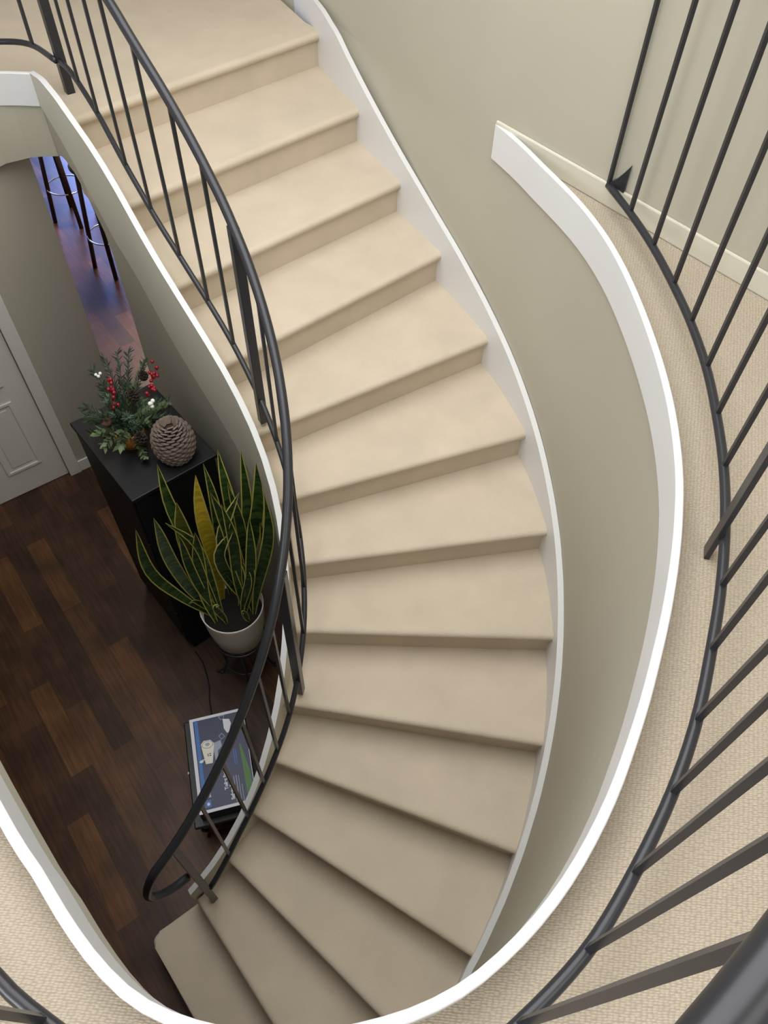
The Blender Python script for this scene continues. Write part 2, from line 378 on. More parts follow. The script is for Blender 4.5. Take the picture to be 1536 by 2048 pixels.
bm = BM(); add_box(bm, (-5.3, -2.7, 5.2), (4.2, 10.2, 5.3)); struct('ceiling', bm, M['ceiling'])

# ------------------------------------------------------------------ staircase
st = thing('staircase', 'curved staircase carpeted in beige with white stringers sweeping down to the wood floor', 'staircase', (-.2, 1.6, 0))
for k in range(13):
    nk = up_normal(k); z = NZ[k]; bm = BM(); rings = []
    for e in (0, 1):
        a = V3((*(IN, OUT)[e][k], 0))
        if k == 0: back = a+nk*.15+(V3((.040, .034, 0)) if e == 0 else V3((0, 0, 0)))
        else: back = V3((*(IN, OUT)[e][k-1], 0))+up_normal(k-1)*.036
        pr = [(a+nk*.032, z-RISE-.004), (a+nk*.030, z-.048), (a+nk*.016, z-.046), (a+nk*.006, z-.038), (a+nk*.001, z-.026), (a+nk*.001, z-.015), (a+nk*.008, z-.005), (a+nk*.020, z), (a+nk*.035, z+.0), (back, z), (back, z-RISE-.004)]
        rings.append([(p.x, p.y, zz) for p, zz in pr])
    fine = []
    for f in range(9):
        fine.append([tuple(rings[0][j][c]*(1-f/8)+rings[1][j][c]*f/8 for c in range(3)) for j in range(11)])
    add_loft(bm, fine); o = link('step', bm, M['carpet'], st); shade_auto(o, 50)
poly = [(-1.044,.546),(-.34,-.30),(-.05,-.05),(-.70,.735),(-.835,.712)]
bm = BM()
cr = [V3((-1.044,.546,0)), V3((-.794,.246,0)), V3((-.852,.698,0))]
d1 = (cr[1]-cr[0]).normalized(); d2 = (cr[2]-cr[0]).normalized(); rnd = []
for i in range(7):
    t = i/6; a = cr[0]+d2*.05; b = cr[0]; c_ = cr[0]+d1*.05
    rnd.append(a*(1-t)**2+b*2*t*(1-t)+c_*t*t)
poly = [(p.x, p.y) for p in rnd] + poly[1:]
poly = poly[::-1] if False else poly
add_prism(bm, poly, 0, NZ[13])
es = [e for e in bm.edges if all(abs(v.co.z-NZ[13]) < 1e-5 for v in e.verts)]
bmesh.ops.bevel(bm, geom=es, offset=.018, segments=3, affect='EDGES', profile=.5)
o = link('step', bm, M['carpet'], st); shade_auto(o, 50)
bm = BM(); sp = resample(ICP, 110)
def drop(i, p):
    f = i/109*3.1
    return .146+(.34)*min(1, f/.42)
strip_wall(bm, sp, -.013, .013, lambda i, p: p.z, lambda i, p: max(.0, p.z-drop(i, p)))
o = link('inner_stringer', bm, [M['trim'], M['base']], st); o['label'] = 'inner stringer board with a white top edge'; shade_auto(o)
for pl in o.data.polygons:
    if pl.normal.z < .5: pl.material_index = 1
d = (OCX[0]-OCX[1]); d.z = 0; d.normalize()
osp = [V3((OCX[0].x, OCX[0].y, 2.655))+d*2.2, V3((OCX[0].x, OCX[0].y, 2.66))+d*.25] + OCX[1:] + OCL[-4:]
bm = BM(); osp = spline(osp, 150)
strip_wall(bm, osp, -.026, .0, lambda i, p: p.z, lambda i, p: max(.0, p.z-.42))
o = link('outer_stringer', bm, M['trim'], st); o['label'] = 'white outer stringer board along the wall'; shade_auto(o)

# ------------------------------------------------------------------ iron railings
def at_arc(P, s):
    d = 0
    for a, b in zip(P, P[1:]):
        L = math.hypot(b.x-a.x, b.y-a.y)
        if d+L >= s: return a.lerp(b, (s-d)/max(L, 1e-9)), (b-a).normalized()
        d += L
    return P[-1].copy(), (P[-1]-P[-2]).normalized()
BARP = [V3((-1.570,3.790,2.672)), V3((-1.500,3.705,2.668)), V3((-1.420,3.592,2.640))] + [V3(p) for p in BAR]
HRP = [V3((-1.565,3.785,3.56)), V3((-1.46,3.65,3.525)), V3((-1.32,3.445,3.44)), V3((-1.15,3.18,3.325))] + [V3(p) for p in HR]
BARP = spline(BARP, 120); HRP = spline(HRP, 120)
def top_over(p):
    q = min(HRP, key=lambda h: (h.x-p.x)**2+(h.y-p.y)**2); return q
loop = [HRP[-1], V3((-.812,.588,1.235)), V3((-.838,.572,1.15)), V3((-.853,.571,1.06)), V3((-.838,.585,.985)), V3((-.80,.625,.925)), V3((-.752,.675,.895))]
sr = thing('stair_railing', 'dark iron railing winding down the inner side of the beige stairs', 'railing', (-.5, 1.6, 0))
bm = BM(); add_tube(bm, BARP, .0125, 10); o = link('bottom_rail', bm, M['iron'], sr, True)
bm = BM(); add_tube(bm, HRP[:-1]+spline(loop, 30), .0175, 12); o = link('handrail', bm, M['iron'], sr, True)
acc = 0; ext = 0.29
arcs = [.0, .285, .51, .74, .955, 1.15, 1.53, 1.70, 1.87, 2.04, 2.20, 2.482, 2.608, 2.731, 2.86, 3.01]
L0 = 0
ref = V3((-1.323, 3.449, 0))
d = 0; best = (9, 0)
for a, b in zip(BARP, BARP[1:]):
    q = math.hypot(a.x-ref.x, a.y-ref.y)
    if q < best[0]: best = (q, d)
    d += math.hypot(b.x-a.x, b.y-a.y)
S0 = best[1]
for s in [-.20] + arcs:
    p, t = at_arc(BARP, S0+s); q = top_over(p)
    bm = BM(); add_bar(bm, (p.x, p.y, p.z), (q.x, q.y, q.z-.01), .0125, .0125, t); link('baluster', bm, M['iron'], sr)
for s, foot in ((1.365, 1.755), (2.352, 1.085)):
    p, t = at_arc(BARP, S0+s); q = top_over(p)
    bm = BM(); add_bar(bm, (p.x, p.y, p.z-.14), (q.x, q.y, q.z-.005), .036, .036, t)
    o = link('post', bm, M['iron'], sr); bevel_edges(o, .002)
bm = BM(); add_bar(bm, (-.737, .692, .355), (-.737, .692, 1.30), .030, .030, (.6, .75, 0)); o = link('newel_post', bm, M['iron'], sr); bevel_edges(o, .002)
bm = BM(); add_bar(bm, (-1.571, 3.812, LAND), (-1.571, 3.812, 3.56), .040, .040, (.6, -.75, 0)); o = link('post', bm, M['iron'], sr); bevel_edges(o, .002)

# railing along the gallery edge
GB = [(.812,2.751),(.863,2.569),(.907,2.361),(.935,2.150),(.951,1.960),(.953,1.753),(.937,1.556),(.910,1.361),(.869,1.175),(.812,.983),(.749,.813),(.679,.646),(.596,.492),(.493,.340),(.387,.209),(.256,.096),
      (.156,.031),(.031,-.012),(-.104,-.029),(-.26,-.023),(-.416,.019),(-.551,.0827),(-.645,.1388),(-.77,.244),(-1.06,.58),(-1.45,1.06),(-1.85,1.66),(-2.16,2.22),(-2.34,2.8),(-2.38,3.3),(-2.30,3.7),(-2.10,3.92),(-1.897,3.975),(-1.749,3.950),(-1.585,3.79)]
def gz(p): return 2.73 if not (p[0] < -1.4 and p[1] > 1.5) else 2.73-.058*min(1, (p[1]-1.5)/1.6)
GB = [V3((x, y, gz((x, y)))) for x, y in GB]
GBS = spline(GB, 220)
GH = []
for p in GBS:
    w = max(0, 1-abs(p.x-.05)/.75) if p.y < .8 else 0       # the handrail leans out a little at the near end
    n_ = V3((p.x+.45, p.y-1.75, 0)).normalized()
    top_z = HF+.989 if not (p.x < -1.4 and p.y > 1.5) else HF+.989-.08*min(1, (p.y-1.5)/1.6)
    GH.append(V3((p.x+n_.x*.060*w, p.y+n_.y*.060*w, top_z)))
gr = thing('gallery_railing', 'dark iron guard railing standing on the carpet round the upper floor opening', 'railing', (.84, 1.14, HF))
bm = BM(); add_tube(bm, GBS, .0135, 12); link('bottom_rail', bm, M['iron'], gr, True)
bm = BM(); add_tube(bm, GH, .0235, 24); link('handrail', bm, M['iron'], gr, True)
def g_top(p): 
    i = min(range(len(GBS)), key=lambda j: (GBS[j].x-p.x)**2+(GBS[j].y-p.y)**2); return GH[i], (GBS[min(i+1, 219)]-GBS[max(0, i-1)]).normalized()
seen = [0, 1, 2, 3, 4, 5, 6, 7, 9, 10, 11, 12, 13, 14, 15, 17, 19, 21]
spots = [GB[i] for i in seen] + [V3((-.700,.182,2.73)), V3((-1.735,3.937,2.672))]
spots += [GBS[i] for i in range(112, 190, 6)]
for p in spots:
    q, t = g_top(p)
    if p.y < .6 and p.x > 0:                         # the last balusters lean a little along the rail
        q = min(GH, key=lambda h: (h.x-p.x-.045)**2+(h.y-p.y-.025)**2)
    bm = BM(); add_bar(bm, (p.x, p.y, p.z), (q.x, q.y, q.z-.01), .0135, .0135, t); link('baluster', bm, M['iron'], gr)
bm = BM(); add_bar(bm, (.8445, 1.140, HF), (.8445, 1.149, HF+.98), .042, .014, (.25, .97, 0)); o = link('post', bm, M['iron'], gr); bevel_edges(o, .002)
for s in (0, 1):
    pass
# wall bracket: short arm and flared plate
wpnt = W0+DH*.0
pb = GB[0]; hit = pb - NH*((pb-W0).dot(NH))
arm_end = V3((.900, 2.800, 2.74))
tt = (arm_end-W0).dot(DH); foot = W0+DH*tt; foot.z = 2.815
bm = BM(); foot = V3((.868, 2.716, 2.775)); dv = foot-pb; dv.z = 0; dv.normalize(); sd = V3((-dv.y, dv.x, 0)); rings = []
for f, hh in ((0, .012), (.4, .016), (.75, .034), (1.0, .052)):
    c0 = pb.lerp(foot, f); th = .009
    rings.append([c0+sd*(sx*th)+V3((0, 0, sz*hh)) for sx, sz in ((-1, -1), (1, -1), (1, 1), (-1, 1))])
add_loft(bm, rings); link('wall_bracket', bm, M['iron'], gr)

# ------------------------------------------------------------------ tall black dresser
DL = V3((-.656, .755, 0)); DD = V3((.755, .656, 0)); D0 = V3((-1.152, 2.120, 0))   # near front corner, along the front, towards the wall
def fr(o, ex, ey):   # local frame matrix
    return Matrix(((ex.x, ey.x, 0, o.x), (ex.y, ey.y, 0, o.y), (0, 0, 1, o.z), (0, 0, 0, 1)))
DM = fr(D0, DL, DD)
dr = thing('dresser', 'tall black dresser standing on the wood floor against the curved stair wall', 'dresser', D0+DL*.31+DD*.22)
bm = BM(); add_box(bm, (.012, .016, .06), (.617, .445, 1.475), DM); o = link('body', bm, M['black'], dr); bevel_edges(o, .003)
bm = BM(); add_box(bm, (0, 0, 1.475), (.629, .455, 1.50), DM, .004); link('top', bm, M['black'], dr)
bm = BM(); add_box(bm, (.012, .03, 0), (.617, .44, .06), DM); link('plinth', bm, M['black'], dr)
for i in range(4):
    z0 = .085+i*.345
    bm = BM(); add_box(bm, (.03, .006, z0), (.599, .02, z0+.33), DM, .003); link('drawer', bm, M['black'], dr)

# ------------------------------------------------------------------ giant pine cone
M['cone'] = noise_tint(new_mat('pine_cone_scale', srgb(112, 98, 88), .8), srgb(112, 98, 88), .22, 30.)
M['conedark'] = new_mat('pine_cone_core', srgb(46, 36, 30), .9)
pcone = V3((-.995, 2.405, 1.507))
bm = BM(); R_ = .098
add_lathe(bm, [(.02, .004), (.06, .02), (.084, .055), (.088, .095), (.078, .135), (.052, .17), (.01, .187)], pcone, 24, 1)
N_ = 210
for i in range(N_):
    f = (i+.5)/N_; zz = .012+.178*f; ang = i*2.39996
    prof = math.sqrt(max(0, 1-((f-.46)/.56)**2)); r = .030+.068*prof
    out = V3((math.cos(ang), math.sin(ang), 0)); tan = V3((-out.y, out.x, 0))
    tilt = (f-.42)*1.9; dirv = (out*math.cos(tilt)+V3((0, 0, 1))*math.sin(tilt)).normalized(); upv = dirv.cross(tan)*-1
    base = pcone+out*(r-.03)+V3((0, 0, zz)); w = .0155+.006*prof; th = .0035
    pts = [(-.55*w, 0, 0), (-w, .022, 0), (-.85*w, .031, .001), (0, .037, .003), (.85*w, .031, .001), (w, .022, 0), (.55*w, 0, 0)]
    a = [bm.verts.new(base+tan*x+dirv*y+upv*(z+th)) for x, y, z in pts]
    b = [bm.verts.new(base+tan*x+dirv*y+upv*(z-th)) for x, y, z in pts]
    bm.faces.new(a); bm.faces.new(b[::-1])
    for j in range(7): bm.faces.new((a[j], b[j], b[(j+1) % 7], a[(j+1) % 7]))
o = link('pine_cone', bm, [M['cone'], M['conedark']]); tag(o, 'large round brown pine cone lying on the black dresser', 'pine cone')

# ------------------------------------------------------------------ christmas arrangement
ar = thing('christmas_arrangement', 'potted evergreen arrangement with red berries on the black dresser', 'christmas decoration', V3((-1.226, 2.487, 1.50)))
M['gold'] = new_mat('mustard_pot', srgb(190, 128, 48), .45)
M['needle'] = noise_tint(new_mat('evergreen_needles', srgb(74, 94, 74), .7), srgb(74, 94, 74), .35, 14.)
M['needle2'] = noise_tint(new_mat('pale_evergreen_leaves', srgb(104, 122, 88), .65), srgb(104, 122, 88), .3, 14.)
M['twig'] = new_mat('twig', srgb(70, 48, 32), .8)
M['red'] = new_mat('red_berry', srgb(140, 22, 38), .3)
M['whiteb'] = new_mat('white_berry', srgb(238, 236, 228), .35)
pc = V3((-1.226, 2.487, 1.50))
bm = BM(); add_lathe(bm, [(.045, 0), (.062, .004), (.072, .06), (.076, .10), (.070, .10), (.064, .085), (.01, .08)], pc, 28); link('pot', bm, M['gold'], ar, True)
rs = random.Random(3)
def sprig(base, tip, leaves, w, L, mat, up=.5):
    bm = BM(); base, tip = V3(base), V3(tip); mid = base.lerp(tip, .5)+V3((0, 0, .02))
    sp = spline([base, mid, tip], 12); add_tube(bm, sp, .0022, 5)
    for f in bm.faces: f.material_index = 1
    for i in range(leaves):
        s = .12+.88*i/leaves; k = min(10, int(s*11)); p = sp[k].lerp(sp[k+1], s*11-k)
        t = (sp[k+1]-sp[k]).normalized(); a = rs.uniform(0, 2*PI)
        u = t.cross(V3((.3, .2, 1))).normalized(); v = t.cross(u)
        side = u*math.cos(a)+v*math.sin(a); d = (side+t*up*rs.uniform(.6, 1.5)).normalized()
        l = L*rs.uniform(.7, 1.2); n_ = d.cross(t).normalized()
        q = [p, p+d*l*.5+n_*w, p+d*l, p+d*l*.5-n_*w]
        lift = t*.002
        bm.faces.new([bm.verts.new(x) for x in q]); bm.faces.new([bm.verts.new(x+lift) for x in q[::-1]])
    return link('sprig', bm, [mat, M['twig']], ar, recalc=False)
cf = pc+V3((-.01, .06, .10))
for i in range(38):
    a = i*2.39996; e = rs.uniform(-.25, 1.25); L = rs.uniform(.15, .21) if i < 26 else rs.uniform(.09, .14)
    d = V3((math.cos(a)*math.cos(e), math.sin(a)*math.cos(e), math.sin(e)*.95))
    tip = cf+d*L; tip.z = max(tip.z, 1.512)
    if tip.z < 1.63 and tip.y < 2.47: continue
    if (tip-pcone-V3((0,0,.1))).length < .125: continue
    b_ = pc+V3((math.cos(a)*.02, math.sin(a)*.02, .095))
    if i % 3 == 2: sprig(b_, tip, 46, .011, .045, M['needle2'], .7)
    else: sprig(b_, tip, 130, .0028, .038, M['needle'], .9)
for tip in ((-1.30,2.80,1.79),(-1.23,2.77,1.82),(-1.16,2.76,1.78),(-1.40,2.70,1.76),(-1.345,2.74,1.80)):
    sprig(pc+V3((0, .02, .10)), tip, 130, .003, .036, M['needle'], .9)
for tip in ((-1.325,2.40,1.56),(-1.135,2.36,1.53),(-1.345,2.45,1.58)):
    sprig(pc+V3((0, 0, .10)), tip, 40, .011, .04, M['needle2'], .7)
def berries(c, d, n, r, mat, name, spread):
    bm = BM(); c, d = V3(c), V3(d)
    for i in range(n):
        p = c+d*(i/n)+V3((rs.uniform(-spread, spread), rs.uniform(-spread, spread), rs.uniform(-spread, spread)))
        add_ball(bm, p, r, 9, 6)
    o = link(name, bm, mat, ar, True); return o
o = berries((-1.262,2.49,1.735), (-.03,.12,.05), 17, .0095, M['red'], 'berry_cluster', .018); o['label'] = 'red berry cluster'
o = berries((-1.10,2.57,1.735), (.0,.14,.06), 19, .0095, M['red'], 'berry_cluster', .018); o['label'] = 'red berry cluster'
o = berries((-1.083,2.485,1.755), (.012,.012,.015), 4, .0105, M['whiteb'], 'berry_cluster', .009); o['label'] = 'white berry cluster'
o = berries((-1.37,2.66,1.76), (.012,.012,.01), 3, .008, M['whiteb'], 'berry_cluster', .006); o['label'] = 'white berry cluster'
for c_, r in (((-1.185,2.56,1.735), .030), ((-1.145,2.405,1.615), .032), ((-1.15,2.66,1.77), .024)):
    bm = BM(); c_ = V3(c_)
    for i in range(46):
        f = (i+.5)/46; a = i*2.39996; out = V3((math.cos(a), math.sin(a), 0)); tan = V3((-out.y, out.x, 0))
        pr = math.sin(PI*(.12+.85*f)); b_ = c_+out*r*.35*pr+V3((0, 0, (f-.5)*2.1*r)); t_ = c_+out*r*1.0*pr+V3((0, 0, (f-.5)*2.3*r+.004))
        w = r*.26
        q = [b_-tan*w*.5, b_+tan*w*.5, t_+tan*w, t_-tan*w]; lo = [x-V3((0, 0, .003)) for x in q]
        qa = [bm.verts.new(x) for x in q]; qb = [bm.verts.new(x) for x in lo]
        bm.faces.new(qa); bm.faces.new(qb[::-1])
        for j in range(4): bm.faces.new((qa[j], qb[j], qb[(j+1) % 4], qa[(j+1) % 4]))
    link('small_cone', bm, M['conedark'], ar)
bm = BM(); add_lathe(bm, [(.001, -.006), (.026, -.006), (.028, 0), (.026, .006), (.001, .006)], V3((-1.305, 2.46, 1.66)), 18)
o = link('wood_slice', bm, M['twig'], ar)

# ------------------------------------------------------------------ snake plant, pot, stand
PP_ = V3((-.787, 2.02, .44))
pst = thing('plant_stand', 'low black metal plant stand under the white pot', 'plant stand', (-.787, 2.02, 0))
bm = BM(); add_tube(bm, [V3((PP_.x+.137*math.cos(2*PI*k/36), PP_.y+.137*math.sin(2*PI*k/36), .428)) for k in range(37)], .007, 8, False); link('ring', bm, M['iron'], pst, True)
bm = BM(); add_tube(bm, [V3((PP_.x+.115*math.cos(2*PI*k/36), PP_.y+.115*math.sin(2*PI*k/36), .16)) for k in range(37)], .005, 8, False); link('ring', bm, M['iron'], pst, True)
for k in range(4):
    a = math.radians(190+90*k); dv = V3((math.cos(a), math.sin(a), 0)); c_ = V3((PP_.x, PP_.y, 0))
    bm = BM(); add_tube(bm, spline([c_+dv*.140+V3((0, 0, .43)), c_+dv*.122+V3((0, 0, .25)), c_+dv*.118+V3((0, 0, .12)), c_+dv*.145+V3((0, 0, .03)), c_+dv*.175+V3((0, 0, .012)), c_+dv*.185+V3((0, 0, .03))], 24), .007, 8)
    bx = c_+dv*.160; add_lathe(bm, [(.001, 0), (.016, 0), (.016, .012), (.001, .014)], bx, 12); link('leg', bm, M['iron'], pst, True)
sn = thing('snake_plant', 'tall variegated snake plant in a white pot beside the black dresser', 'plant', PP_)
M['pot'] = noise_tint(new_mat('white_ceramic', srgb(226, 220, 208), .4), srgb(226, 220, 208), .03, 10.)
M['soil'] = noise_tint(new_mat('dark_soil', srgb(20, 16, 12), .95), srgb(20, 16, 12), .3, 60.)
bm = BM(); add_lathe(bm, [(.02, 0), (.118, 0), (.134, .02), (.155, .16), (.166, .30), (.168, .318), (.165, .322), (.161, .316), (.156, .24), (.02, .235)], PP_, 40); link('pot', bm, M['pot'], sn, True)
bm = BM(); add_lathe(bm, [(.001, .248), (.08, .252), (.157, .245), (.157, .23), (.001, .23)], PP_, 32); link('soil', bm, M['soil'], sn, True)
rl = random.Random(5)
def leafmat(name, c1, c2):
    m = new_mat(name, c1, .42, 0, .4); N, L, b = nodes(m)
    tc = N.new('ShaderNodeTexCoord'); mp = N.new('ShaderNodeMapping'); mp.inputs['Scale'].default_value = (8, 8, 38)
    L.new(tc.outputs['Object'], mp.inputs['Vector'])
    n = N.new('ShaderNodeTexNoise'); n.inputs['Scale'].default_value = 1.4; n.inputs['Detail'].default_value = 3; L.new(mp.outputs['Vector'], n.inputs['Vector'])
    r = N.new('ShaderNodeValToRGB'); r.color_ramp.elements[0].position = .42; r.color_ramp.elements[1].position = .62
    r.color_ramp.elements[0].color = (*c1, 1); r.color_ramp.elements[1].color = (*c2, 1)
    L.new(n.outputs['Fac'], r.inputs['Fac']); L.new(r.outputs['Color'], b.inputs['Base Color']); return m
M['leaf'] = leafmat('snake_leaf_green', srgb(26, 46, 20), srgb(58, 82, 36))
M['leafy'] = leafmat('snake_leaf_yellow', srgb(150, 136, 30), srgb(190, 160, 44))
M['leafo'] = leafmat('snake_leaf_olive', srgb(62, 68, 22), srgb(92, 96, 36))
M['leafp'] = leafmat('snake_leaf_pale', srgb(58, 76, 52), srgb(86, 104, 78))
M['cream'] = new_mat('snake_leaf_cream', srgb(206, 194, 120), .45)
M['margin'] = new_mat('snake_leaf_margin', srgb(176, 168, 84), .45)
def leaf(base, tip, w, bow, twist, kind=0, curl=0):
    base, tip = V3(base), V3(tip); ax = tip-base
    side = V3(bow); pts = spline([base, base.lerp(tip, .35)+side*.6, base.lerp(tip, .7)+side*.8, tip+side*curl], 15)
    wave = rl.uniform(-.012, .012); sdv = ax.cross(V3((-base.x, -base.y, 3.6))).normalized()
    pts = [p+sdv*wave*math.sin(PI*1.8*i/14) for i, p in enumerate(pts)]
    bm = BM(); rows = []
    for i, p in enumerate(pts):
        f = i/14; t = (pts[min(i+1, 14)]-pts[max(0, i-1)]).normalized()
        view = V3((-p.x, -p.y, 4.3-p.z)).normalized()
        u = t.cross(view).normalized(); a = twist*(f-.4); n_ = u.cross(t).normalized()
        u = u*math.cos(a)+n_*math.sin(a); n_ = u.cross(t).normalized()
        wf = w*.9*(.27+.73*math.sin(PI*min(1, f/.58)/2)) if f < .58 else w*.9*max(.02, (1-((f-.58)/.42)**2.4))
        m_ = min(wf*.40, .0035+.06*w)
        row = []
        for s, cup in ((-1, .0), (-1+m_/wf, .0), (0, 1), (1-m_/wf, .0), (1, .0)):
            row.append(p+u*s*wf-n_*(wf*.30*(1-abs(s))) )
        rows.append((row, n_))
    top = [[bm.verts.new(q) for q in r] for r, n_ in rows]
    bot = [[bm.verts.new(q+n_*(-.0025 if 0 < j < 4 else -.0008)) for j, q in enumerate(r)] for r, n_ in rows]
    for i in range(14):
        for j in range(4):
            f1 = bm.faces.new((top[i][j], top[i][j+1], top[i+1][j+1], top[i+1][j])); f2 = bm.faces.new((bot[i][j], bot[i+1][j], bot[i+1][j+1], bot[i][j+1]))
            mi = 1 if j in (0, 3) else 0
            f1.material_index = f2.material_index = mi
        for j in (0, 4): 
            f = bm.faces.new((top[i][j], top[i+1][j], bot[i+1][j], bot[i][j])); f.material_index = 1
    return link('leaf', bm, [M[('leaf', 'leafy', 'leafo', 'leafp')[kind % 10]], M['cream'] if kind >= 10 else M['margin']], sn, True)
LEAVES = [((-1.0,2.18,1.70),.034,(-.03,0,.02),.3,0),((-.826,2.141,1.68),.040,(.0,-.03,0),.1,1),((-.746,2.275,1.70),.036,(.03,-.02,.03),.2,0),((-.808,2.187,1.70),.030,(.02,-.02,0),.5,0),
 ((-.647,2.27,1.70),.032,(.04,-.02,0),.2,0),((-.579,2.242,1.70),.038,(.04,-.02,0),.5,0),((-1.05,1.882,1.62),.030,(-.08,-.03,-.10),.4,0),((-.986,1.925,1.64),.034,(-.05,0,-.04),.2,3),
 ((-.92,1.953,1.48),.026,(-.04,0,0),.3,0),((-.951,1.944,1.58),.022,(.06,.05,.03),.8,0),((-.637,2.063,1.66),.032,(-.12,-.03,-.02),.6,10),((-.689,2.048,1.40),.034,(-.10,-.03,.03),.4,10),
 ((-.892,2.002,1.66),.046,(-.02,0,0),.2,2),((-.573,2.081,1.42),.034,(.05,0,0),.5,0),((-.721,2.039,1.60),.032,(.02,0,.0),.6,0),((-.614,2.079,1.46),.030,(.02,-.03,-.02),.5,0),
 ((-.964,1.926,.92),.016,(-.01,-.01,.07),.2,0),((-.747,2.029,1.70),.034,(.01,.03,0),.4,0),((-.683,2.101,1.68),.028,(.03,.02,0),.3,0),((-.54,2.10,1.60),.034,(.04,-.02,0),.6,0),
 ((-.855,1.985,1.46),.036,(-.03,.02,0),.5,0),((-.838,1.998,1.24),.026,(-.02,.03,0),.8,0),((-.701,2.054,1.14),.024,(.05,-.03,.04),.8,0),((-.643,2.058,1.18),.026,(.04,-.04,.05),.6,0),
 ((-.70,1.90,.86),.018,(.0,-.02,.10),.9,0),((-.80,1.92,.93),.020,(-.02,-.03,.12),.9,0)]
for i, (tip, w, bow, tw, y) in enumerate(LEAVES):
    tv = V3(tip)-V3((PP_.x, PP_.y, .71)); a = math.atan2(tv.y, tv.x)+rl.uniform(-.5, .5); r = rl.uniform(.045, .115)
    leaf((PP_.x+r*math.cos(a), PP_.y+r*math.sin(a), .685), tip, w, bow, tw, y)

# ------------------------------------------------------------------ low black table with the boxed rail on it
EX = V3((.961, .276, 0)); EY = V3((-.272, .963, 0)); B0 = V3((-.860, 1.054, 0))
TM = fr(V3((-.895, 1.015, 0)), EX, EY)
M['blackmetal'] = new_mat('black_table_paint', srgb(26, 26, 27), .4, .1)
tb = thing('side_table', 'low black side table with curved legs beside the inner stringer', 'side table', V3((-.80, 1.30, 0)))
bm = BM(); add_box(bm, (0, 0, .255), (.325, .565, .28), TM, .006); link('table_top', bm, M['blackmetal'], tb)
bm = BM(); add_box(bm, (.02, .02, .215), (.305, .545, .255), TM); link('apron', bm, M['blackmetal'], tb)
bm = BM(); add_ball(bm, TM @ V3((-.0, .29, .268)), .008, 10, 7); o = link('stud', bm, M['trim'], tb, True); o['label'] = 'small white stud'
for sx in (0, 1):
    for sy in (0, 1):
        x, y = (.035, .29)[sx], (.035, .53)[sy]; ox = (-1, 1)[sx]; oy = (-1, 1)[sy]
        pts = [TM @ V3((x+ox*d_, y+oy*d_, z)) for d_, z in ((0, .23), (.012, .16), (0, .09), (-.008, .045), (.006, .008))]
        bm = BM(); add_tube(bm, spline(pts, 18), .009, 8); link('leg', bm, M['blackmetal'], tb, True)
bm = BM(); add_box(bm, (.03, .03, .07), (.295, .535, .085), TM); link('shelf', bm, M['wood'], tb)
pk = thing('package', 'dark blue printed cardboard box lying on the low black side table', 'box', B0+V3((0, 0, .28)))
PM = fr(B0+V3((0, 0, .2805)), EX, EY)
cl = lambda n_, c_: new_mat(n_, c_, .45)
M['navy'] = noise_tint(cl('box_navy', srgb(48, 54, 84)), srgb(48, 54, 84), .12, 5.); M['pblue'] = cl('box_blue', srgb(52, 104, 172)); M['pwhite'] = cl('box_print_white', srgb(214, 214, 222))
M['pgrey'] = cl('box_print_grey', srgb(150, 156, 176)); M['green'] = cl('box_green', srgb(64, 116, 36)); M['bcream'] = cl('box_print_cream', srgb(222, 216, 198)); M['pdark'] = cl('box_print_dark', srgb(36, 38, 52))
W_, L_, T_ = .285, .50, .10
bm = BM(); add_box(bm, (0, 0, 0), (W_, L_, T_), PM, .002); o = link('carton', bm, M['pdark'], pk)
lay = [0]
def printed(polys, mat, name='printed_panel', z=None):
    lay[0] += 1; z0 = T_+.0003+.00012*lay[0]
    bm = BM()
    for poly in polys:
        a = [bm.verts.new(PM @ V3((x, y, z0))) for x, y in poly]; b = [bm.verts.new(PM @ V3((x, y, T_-.001))) for x, y in poly]
        n_ = len(poly); bm.faces.new(a); bm.faces.new(b[::-1])
        for j in range(n_): bm.faces.new((a[j], b[j], b[(j+1) % n_], a[(j+1) % n_]))
    return link(name, bm, mat, pk)
R4 = lambda x0, y0, x1, y1: [(x0, y0), (x1, y0), (x1, y1), (x0, y1)]
circ = lambda cx, cy, rx, ry, n_=22: [(cx+rx*math.cos(2*PI*k/n_), cy+ry*math.sin(2*PI*k/n_)) for k in range(n_)]
o = printed([R4(.001, .001, W_-.001, L_-.001)], M['pwhite']); o['label'] = 'white printed border'
o = printed([R4(.018, .016, W_-.004, L_-.016)], M['navy']); o['label'] = 'navy printed panel'
o = printed([R4(.024, .11, .042, .485)], M['pblue']); o['label'] = 'blue stripe'
o = printed([[(.243, .03), (.278, .03), (.272, .16), (.244, .31), (.238, .31)]], M['green']); o['label'] = 'green stripe'
# pictured product: white seat riser with a ring and two safety rails
printed([[(.046, .352), (.052, .300), (.060, .244), (.094, .242), (.106, .300), (.113, .345), (.096, .366), (.062, .368)]], M['bcream'], 'product_picture')
printed([circ(.079, .344, .030, .021)], M['pgrey'], 'product_picture'); printed([circ(.079, .344, .026, .017)], M['bcream'], 'product_picture'); printed([circ(.079, .345, .012, .009)], M['pgrey'], 'product_picture')
printed([[(.112, .345), (.148, .352), (.150, .318), (.128, .300), (.124, .262), (.110, .252), (.108, .300)]], M['pgrey'], 'product_picture')
printed([R4(.074, .282, .078, .296), R4(.082, .282, .092, .286), R4(.082, .292, .092, .296)], M['pdark'], 'product_picture')
printed([circ(.040, .262, .010, .007), R4(.044, .266, .058, .271)], M['pwhite'], 'product_picture')
printed([[(.172, .462), (.205, .455), (.212, .430), (.196, .385), (.186, .380), (.172, .410)]], M['pwhite'], 'product_picture')
